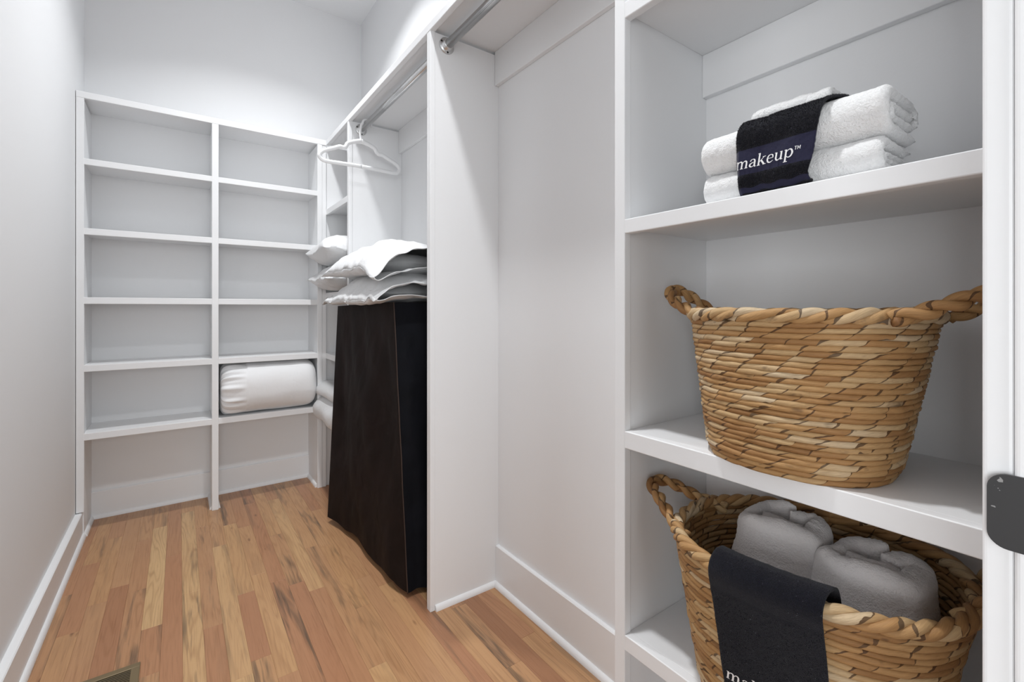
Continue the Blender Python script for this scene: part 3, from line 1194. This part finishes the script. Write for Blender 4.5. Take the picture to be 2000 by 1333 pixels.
prof1 = [(p.x, p.y) for p in catmull([(0.830, 1.4095, 0), (0.808, 1.4095, 0), (0.785, 1.4090, 0), (0.766, 1.4065, 0), (0.7525, 1.396, 0), (0.7455, 1.383, 0), (0.7435, 1.358, 0), (0.7435, 1.330, 0), (0.7425, 1.305, 0), (0.7445, 1.2925, 0), (0.7505, 1.2865, 0), (0.760, 1.2855, 0)], 8)]


def lerp_tab(tab, t):
    for i in range(1, len(tab)):
        if t <= tab[i][0]:
            k = (t - tab[i - 1][0]) / (tab[i][0] - tab[i - 1][0])
            return tab[i - 1][1] + (tab[i][1] - tab[i - 1][1]) * k
    return tab[-1][1]


YLT = [(0, .402), (.35, .402), (.5, .404), (.7, .402), (.88, .399), (1, .399)]
YRT = [(0, .252), (.2, .262), (.36, .276), (.5, .280), (.7, .286), (.88, .294), (1, .294)]


def cloth1(s, t, off=0.0):
    x, z = poly_at(prof1, t)
    x2, z2 = poly_at(prof1, min(1, t + 0.01))
    x1, z1 = poly_at(prof1, max(0, t - 0.01))
    d = Vector((x2 - x1, 0, z2 - z1)).normalized()
    n = Vector((d.z, 0, -d.x))          # outward (towards -x / up)
    y = lerp_tab(YLT, t) * (1 - s) + lerp_tab(YRT, t) * s
    p = Vector((x, y, z)) + n * off
    fall = smooth01((t - 0.45) / 0.3)
    p += n * (0.0035 * math.sin(s * 7 + 1 + t * 2) * fall * 0.6 + 0.002 * nz(s * 5, t * 6, 3))
    p.x += 0.006 * smooth01((0.06 - s) / 0.06) * smooth01((t - .3) / .2)
    if t > 0.84:
        p.z += 0.0055 * s * (t - 0.84) / 0.16 + 0.0015 * math.sin(s * 22) * (1 if t < .95 else 0)
    return p


dc = thing('dark_washcloth', 'black washcloth lettered makeup draped over the white towel stack', 'washcloth', (0.745, 0.34, 1.285))
c1 = mk('cloth', grid(60, 110, lambda u, v: cloth1(u, v, 0.0026 + 0.0007 * fbm(u * 45, v * 70, 2, 2)), uvfn=lambda u, v: (u, v)), M_BLK1, dc)
fz = fuzz(grid(60, 110, lambda u, v: cloth1(u, v, 0.0028), uvfn=lambda u, v: (u, v)), 16000, 0.0020, 0.00045, 5, ((0.59, 0.80), (0.89, 0.95)), True)
mk('pile', (fz[0], fz[1][6600:], fz[2][6600:]), M_BLK1, c1)
sm = c1.modifiers.new('thickness', 'SOLIDIFY')
sm.thickness = 0.0034
sm.offset = 1
# lettering sits on the woven band; the band centre is at t = 0.70
LEN1 = sum(math.dist(prof1[i], prof1[i - 1]) for i in range(1, len(prof1)))


def place1(a, b):
    t = 0.752 - b / LEN1
    w = lerp_tab(YLT, t) - lerp_tab(YRT, t)
    s = (a + 0.0015) / w
    return cloth1(min(0.999, max(0.0, s)), t, 0.0056)


mk('lettering', lettering('makeup', 'TM', 0.0127, place1), M_LETTER, dc, smooth=False)

# ------------------------------------------------------------------ woven baskets
def sup(a, p):
    c, s = math.cos(a), math.sin(a)
    return math.copysign(abs(c) ** p, c), math.copysign(abs(s) ** p, s)


class Basket:
    def __init__(self, label, z0, zr, base_c, base_r, rim_c, rim_r, rows, yaw, seed, pw=0.86, bulge=0.0, rope=None):
        self.z0, self.zr, self.bc, self.br, self.rc, self.rr, self.yaw, self.pw, self.bulge, self.seed = z0, zr, base_c, base_r, rim_c, rim_r, yaw, pw, bulge, seed
        self.t = thing('woven_basket', label, 'basket', (base_c[0], base_c[1], z0), 'woven baskets')
        H = zr - z0
        pitch = H / (rows + 0.2)
        r = pitch * 0.575
        for k in range(rows):
            rk = r * rnd.uniform(0.86, 1.12)
            n = 230
            path = []
            for i in range(n):
                a = 2 * PI * i / n
                zz = (k + 0.5) * pitch / H
                zz += 0.0022 / H * nz(math.cos(a) * 2.2, math.sin(a) * 2.2 + k * 0.28, seed) * min(1, k / 2)
                p = self.pt(a, zz)
                out = 0.0016 * nz(math.cos(a) * 6 + k * 3.1, math.sin(a) * 6, seed + 2)
                path.append(p + (p - Vector((self.bc[0], self.bc[1], p.z))).normalized() * out)
            ph = rnd.random() * 10
            wl = rnd.uniform(0.045, 0.075)

            def rad(s, a, rk=rk, ph=ph, wl=wl):
                f = (s / wl + a / (2 * PI) + ph) % 1.0
                return rk * (0.95 + 0.11 * f ** 0.8 + 0.14 * nz(s * 40, a, ph))
            mk('coil', tube(path, rad, 9, closed=True, ref=(0, 0, 1)), M_LEAF, self.t)
        # woven base disc
        V = [(self.bc[0], self.bc[1], z0 + 0.004)]
        m = 64
        for i in range(m):
            p = self.pt(2 * PI * i / m, 0.04)
            V.append((p.x, p.y, z0 + 0.004))
        mk('base', (V, [(0, i + 1, (i + 1) % m + 1) for i in range(m)], None), M_LEAF, self.t)
        # three-strand rope rim
        n = 420
        core = []
        for i in range(n):
            a = 2 * PI * i / n
            p = self.pt(a, 1.0)
            p.z = zr + 0.0075 + 0.003 * nz(math.cos(a) * 2, math.sin(a) * 2, seed + 7)
            core.append(p)
        Lr = sum((core[i] - core[i - 1]).length for i in range(n))
        turns = round(Lr / 0.10)
        for q in range(3):
            path = []
            for i in range(n):
                a = 2 * PI * (i / n * turns + q / 3)
                c = core[i]
                o = Vector((c.x - self.rc[0], c.y - self.rc[1], 0)).normalized()
                path.append(c + o * math.cos(a) * 0.0060 + Vector((0, 0, 1)) * math.sin(a) * 0.0060)

            def rad(s, a, q=q):
                return 0.0065 * (1 + 0.14 * nz(s * 30, q * 5, seed) + 0.06 * nz(s * 10, a * 1.5, q))
            mk('rim_strand', tube(path, rad, 10, closed=True), rope or M_ROPE, self.t)

    def pt(self, a, h):
        """point on the basket wall: angle a, height fraction h"""
        c, s = sup(a, self.pw)
        rx = self.br[0] + (self.rr[0] - self.br[0]) * h
        ry = self.br[1] + (self.rr[1] - self.br[1]) * h
        b = 1 + self.bulge * math.sin(PI * min(1, max(0, h)))
        cx = self.bc[0] + (self.rc[0] - self.bc[0]) * h
        cy = self.bc[1] + (self.rc[1] - self.bc[1]) * h
        x, y = c * rx * b, s * ry * b
        if h < 0.08:
            k = 0.955 + 0.045 * (h / 0.08)
            x *= k
            y *= k
        cw, sw = math.cos(self.yaw), math.sin(self.yaw)
        return Vector((cx + x * cw - y * sw, cy + x * sw + y * cw, self.z0 + (self.zr - self.z0) * h))

    def handle(self, pts, strands=2, R=0.0058, r=0.0066, pitch=0.065):
        path = catmull(pts, 22)
        m = len(path)
        datas = []
        # parallel transport frame
        T = [(path[min(m - 1, i + 1)] - path[max(0, i - 1)]).normalized() for i in range(m)]
        n0 = T[0].orthogonal().normalized()
        s = 0
        lines = [[] for _ in range(strands)]
        for i in range(m):
            if i:
                s += (path[i] - path[i - 1]).length
                n0 = (n0 - T[i] * n0.dot(T[i])).normalized()
            b = T[i].cross(n0)
            for q in range(strands):
                a = 2 * PI * (s / pitch + q / strands)
                lines[q].append(path[i] + n0 * math.cos(a) * R + b * math.sin(a) * R)
        for q in range(strands):
            datas.append(tube(lines[q], lambda s, a, q=q: r * (1 + 0.13 * nz(s * 35, q * 4, self.seed)), 10))
        h = mk('handle', datas[0], M_ROPED, self.t)
        for d in datas[1:]:
            mk('strand', d, M_ROPED, h)


ub = Basket('empty woven leaf basket on the middle shelf of the tower', 0.8502, 1.082, (0.836, 0.349), (0.118, 0.130), (0.862, 0.353), (0.142, 0.174), 28, 0.0, 3.0, rope=M_ROPEP)
ub.handle([(0.762, 0.462, 1.088), (0.775, 0.510, 1.098), (0.795, 0.556, 1.118), (0.820, 0.580, 1.134), (0.858, 0.590, 1.138), (0.890, 0.575, 1.122), (0.905, 0.545, 1.098), (0.915, 0.500, 1.082)])
ub.handle([(0.755, 0.200, 1.086), (0.775, 0.165, 1.098), (0.800, 0.135, 1.112), (0.840, 0.110, 1.124), (0.890, 0.108, 1.124), (0.925, 0.130, 1.108), (0.945, 0.185, 1.086)])
lb = Basket('woven leaf basket with two grey towels standing in it on the lower shelf', 0.4342, 0.694, (0.842, 0.345), (0.122, 0.150), (0.846, 0.338), (0.168, 0.200), 27, 0.15, 9.0, pw=0.82)
lb.handle([(0.735, 0.490, 0.692), (0.752, 0.530, 0.706), (0.775, 0.575, 0.724), (0.800, 0.612, 0.734), (0.832, 0.616, 0.734), (0.858, 0.595, 0.724), (0.880, 0.565, 0.708), (0.905, 0.510, 0.692)])
lb.handle([(0.830, 0.150, 0.690), (0.850, 0.125, 0.715), (0.875, 0.108, 0.738), (0.910, 0.106, 0.742), (0.935, 0.120, 0.730), (0.955, 0.165, 0.690)])

# ------------------------------------------------------------------ grey towels standing in the lower basket
def standing_towel(label, cx, cy, z0, z1, halfw, depth, rotz, tilt, seed):
    t = thing('rolled_towel', label, 'towel', (cx, cy, z0), 'grey towels in the lower basket')
    cr, sr = math.cos(rotz), math.sin(rotz)
    th = depth * 0.36

    def mp(p, q, w):
        # p along depth (front fold at p=0), q across, w up
        z = z0 + (z1 - z0) * w
        up = smooth01((w - 0.55) / 0.45)
        z += (-0.016 * (abs(q) / halfw) ** 2 + 0.010 * nz(p * 22 + seed, q * 22, 4)) * up
        x = p + tilt * (w - 0.5)
        sc = 1 - 0.05 * up
        return (cx + (x * cr - q * sr) * sc, cy + (x * sr + q * cr) * sc, z)
    r = halfw - th / 2
    # outer wrap: from back left round the front to back right, then tucked in
    outer = [(depth * 0.62, -r * 0.1), (depth * 0.86, -r * 0.55), (depth * 0.80, -r * 0.92), (depth * 0.5, -r * 1.0), (depth * 0.2, -r * 0.98), (0.012, -r * 0.86), (0.0, -r * 0.5), (-0.004, 0), (0.0, r * 0.5), (0.012, r * 0.86), (depth * 0.22, r * 1.0), (depth * 0.55, r * 0.98), (depth * 0.85, r * 0.8), (depth * 0.95, r * 0.35), (depth * 0.92, -0.1 * r)]
    op = [(p.x, p.y) for p in catmull([(a, b, 0) for a, b in outer], 8)]
    mk('outer_fold', fuzz(ribbon(op, th, 70, mp, seed, wlen=z1 - z0, end_round=0.020, wav=0.006), 17000, 0.0020, 0.0005, seed), M_TERRY_G, t)
    inner = [(depth * 0.46, -r * 0.62), (depth * 0.34, -r * 0.2), (depth * 0.40, r * 0.3), (depth * 0.50, r * 0.64)]
    ip = [(p.x, p.y) for p in catmull([(a, b, 0) for a, b in inner], 8)]
    mk('inner_fold', ribbon(ip, th * 1.15, 50, lambda p, q, w: mp(p, q, w * 0.965), seed + 4, wlen=z1 - z0, end_round=0.016), M_TERRY_G, t)
    return t


standing_towel('grey towel standing at the left in the lower basket, behind the other', 0.828, 0.388, 0.445, 0.735, 0.074, 0.105, 0.06, 0.02, 1.0)
standing_towel('grey towel standing in front at the right of the lower basket', 0.822, 0.257, 0.445, 0.722, 0.076, 0.105, -0.05, 0.01, 6.0)

# ------------------------------------------------------------------ black cloth over the lower basket's rim
prof2 = [(p.x, p.y) for p in catmull([(0.052, 0.600, 0), (0.047, 0.640, 0), (0.040, 0.685, 0), (0.030, 0.715, 0), (0.014, 0.7255, 0), (-0.006, 0.7225, 0), (-0.0185, 0.709, 0), (-0.0195, 0.688, 0), (-0.014, 0.64, 0), (-0.009, 0.58, 0), (-0.006, 0.52, 0), (-0.004, 0.470, 0)], 8)]
LEN2 = sum(math.dist(prof2[i], prof2[i - 1]) for i in range(1, len(prof2)))


def wall_x(y, z):
    """x of the lower basket's front wall at given y, z"""
    h = min(1.0, max(0.0, (z - lb.z0) / (lb.zr - lb.z0)))
    best = None
    prev = None
    for k in range(61):
        a = PI * 0.5 + PI * k / 60
        p = lb.pt(a, h)
        if prev is not None and (prev.y - y) * (p.y - y) <= 0 and abs(prev.y - p.y) > 1e-9:
            t = (y - prev.y) / (p.y - prev.y)
            x = prev.x + (p.x - prev.x) * t
            best = x if best is None else min(best, x)
        prev = p
    return best if best is not None else 0.72


def cloth2(s, t, off=0.0):
    o, z = poly_at(prof2, t)
    y = (0.402 - 0.012 * t) * (1 - s) + (0.248 + 0.004 * t) * s
    zq = min(z, 0.694)
    x = wall_x(y, zq if t > 0.4 else 0.694) + o
    n = Vector((-1, 0, 0.0)) if t > 0.5 else (Vector((-0.5, 0, 0.8)) if t > 0.35 else Vector((1, 0, 0)))
    p = Vector((x, y, z)) + n * off
    fall = smooth01((t - 0.5) / 0.3)
    p.x += (0.004 * math.sin(s * 6 + 2.2 + t * 3) + 0.002 * nz(s * 6, t * 9, 8)) * fall - 0.002 * fall
    p.z += 0.0015 * nz(s * 8, 2, 1)
    return p


d2 = thing('dark_washcloth', 'black washcloth hanging over the front rim of the lower basket', 'washcloth', (0.69, 0.33, 0.45))
c2 = mk('cloth', grid(56, 130, lambda u, v: cloth2(u, v, 0.0012 + 0.0007 * fbm(u * 45, v * 90, 6, 2)), uvfn=lambda u, v: (u, v)), M_BLK2, d2)
fz = fuzz(grid(56, 130, lambda u, v: cloth2(u, v, 0.0026), uvfn=lambda u, v: (u, v)), 22000, 0.0020, 0.00045, 8, ((0.0, 0.3),), True)
mk('pile', (fz[0], fz[1][7280:], fz[2][7280:]), M_BLK2, c2)
sm = c2.modifiers.new('thickness', 'SOLIDIFY')
sm.thickness = 0.0034
sm.offset = 0


def place2(a, b):
    z = 0.531 + b
    # find t on the outer fall
    lo, hi = 0.55, 1.0
    for _ in range(24):
        md = (lo + hi) / 2
        if poly_at(prof2, md)[1] > z:
            lo = md
        else:
            hi = md
    return cloth2((a + 0.006) / 0.140, lo, 0.0045)


mk('lettering', lettering('makeup', 'TM', 0.0133, place2), M_LETTER, d2, smooth=False)

# ------------------------------------------------------------------ strike plate on the door jamb
sp = thing('strike_plate', 'dark metal strike plate with paint specks on the white door jamb', 'strike plate', (DX1, 0.03, 0.955))


def rr(y0, y1, z0, z1, r, x0, x1, n=8, bulge=0.0):
    out = []
    for cy, cz, a0 in ((y1 - r, z1 - r, 0), (y0 + r, z1 - r, PI / 2), (y0 + r, z0 + r, PI), (y1 - r, z0 + r, 3 * PI / 2)):
        for k in range(n + 1):
            a = a0 + PI / 2 * k / n
            out.append((cy + r * math.cos(a), cz + r * math.sin(a)))
    bm = bmesh.new()
    A = [bm.verts.new((x0, y, z)) for y, z in out]
    B = [bm.verts.new((x1, y, z)) for y, z in out]
    m = len(out)
    bm.faces.new(A)
    bm.faces.new(list(reversed(B)))
    for i in range(m):
        bm.faces.new((A[i], B[i], B[(i + 1) % m], A[(i + 1) % m]))
    return bm


mk('plate', rr(0.006, 0.0715, 0.928, 0.9815, 0.011, DX1 - 0.0016, DX1 + 0.0003), M_PLATE, sp, smooth=False)

# ------------------------------------------------------------------ floor register
fr = thing('floor_register', 'tan metal floor register with thin louvers in the oak floor', 'floor vent', (-0.167, 1.69, 0))
RX0, RX1, RY0, RY1 = -0.237, -0.097, 1.540, 1.838
bm = bmesh.new()
for q in ((RX0, RX1, RY1 - 0.022, RY1), (RX0, RX1, RY0, RY0 + 0.022), (RX0, RX0 + 0.022, RY0 + 0.02, RY1 - 0.02), (RX1 - 0.022, RX1, RY0 + 0.02, RY1 - 0.02)):
    box(q[0], q[1], q[2], q[3], 0.0003, 0.005, 0.002, 2, bm=bm)
mk('frame', bm, M_REG, fr, smooth=False)
mk('duct_cover', box(RX0 + 0.01, RX1 - 0.01, RY0 + 0.01, RY1 - 0.01, 0.0002, 0.0008, 0), M_DARK, fr, smooth=False)
y = RY0 + 0.026
sl = None
while y < RY1 - 0.024:
    o = mk('louver', box(RX0 + 0.021, RX1 - 0.021, y - 0.0015, y + 0.0015, 0.0038, 0.0046, 0.0002, 1), M_REG, fr, smooth=False)
    y += 0.0078

# ------------------------------------------------------------------ ceiling light fitting (above the frame)
for (p, lab) in zip(LAMPS, ('round white recessed ceiling light over the shelf tower end of the closet', 'round white recessed ceiling light above the covered hamper')):
    cl = thing('ceiling_light', lab, 'ceiling light', p, 'recessed ceiling lights')
    mk('trim_ring', lathe([(0, 0.088), (-0.004, 0.088), (-0.006, 0.084), (-0.006, 0.060), (0, 0.058)], p, (0, 0, 1), 48), M_PLAST, cl)
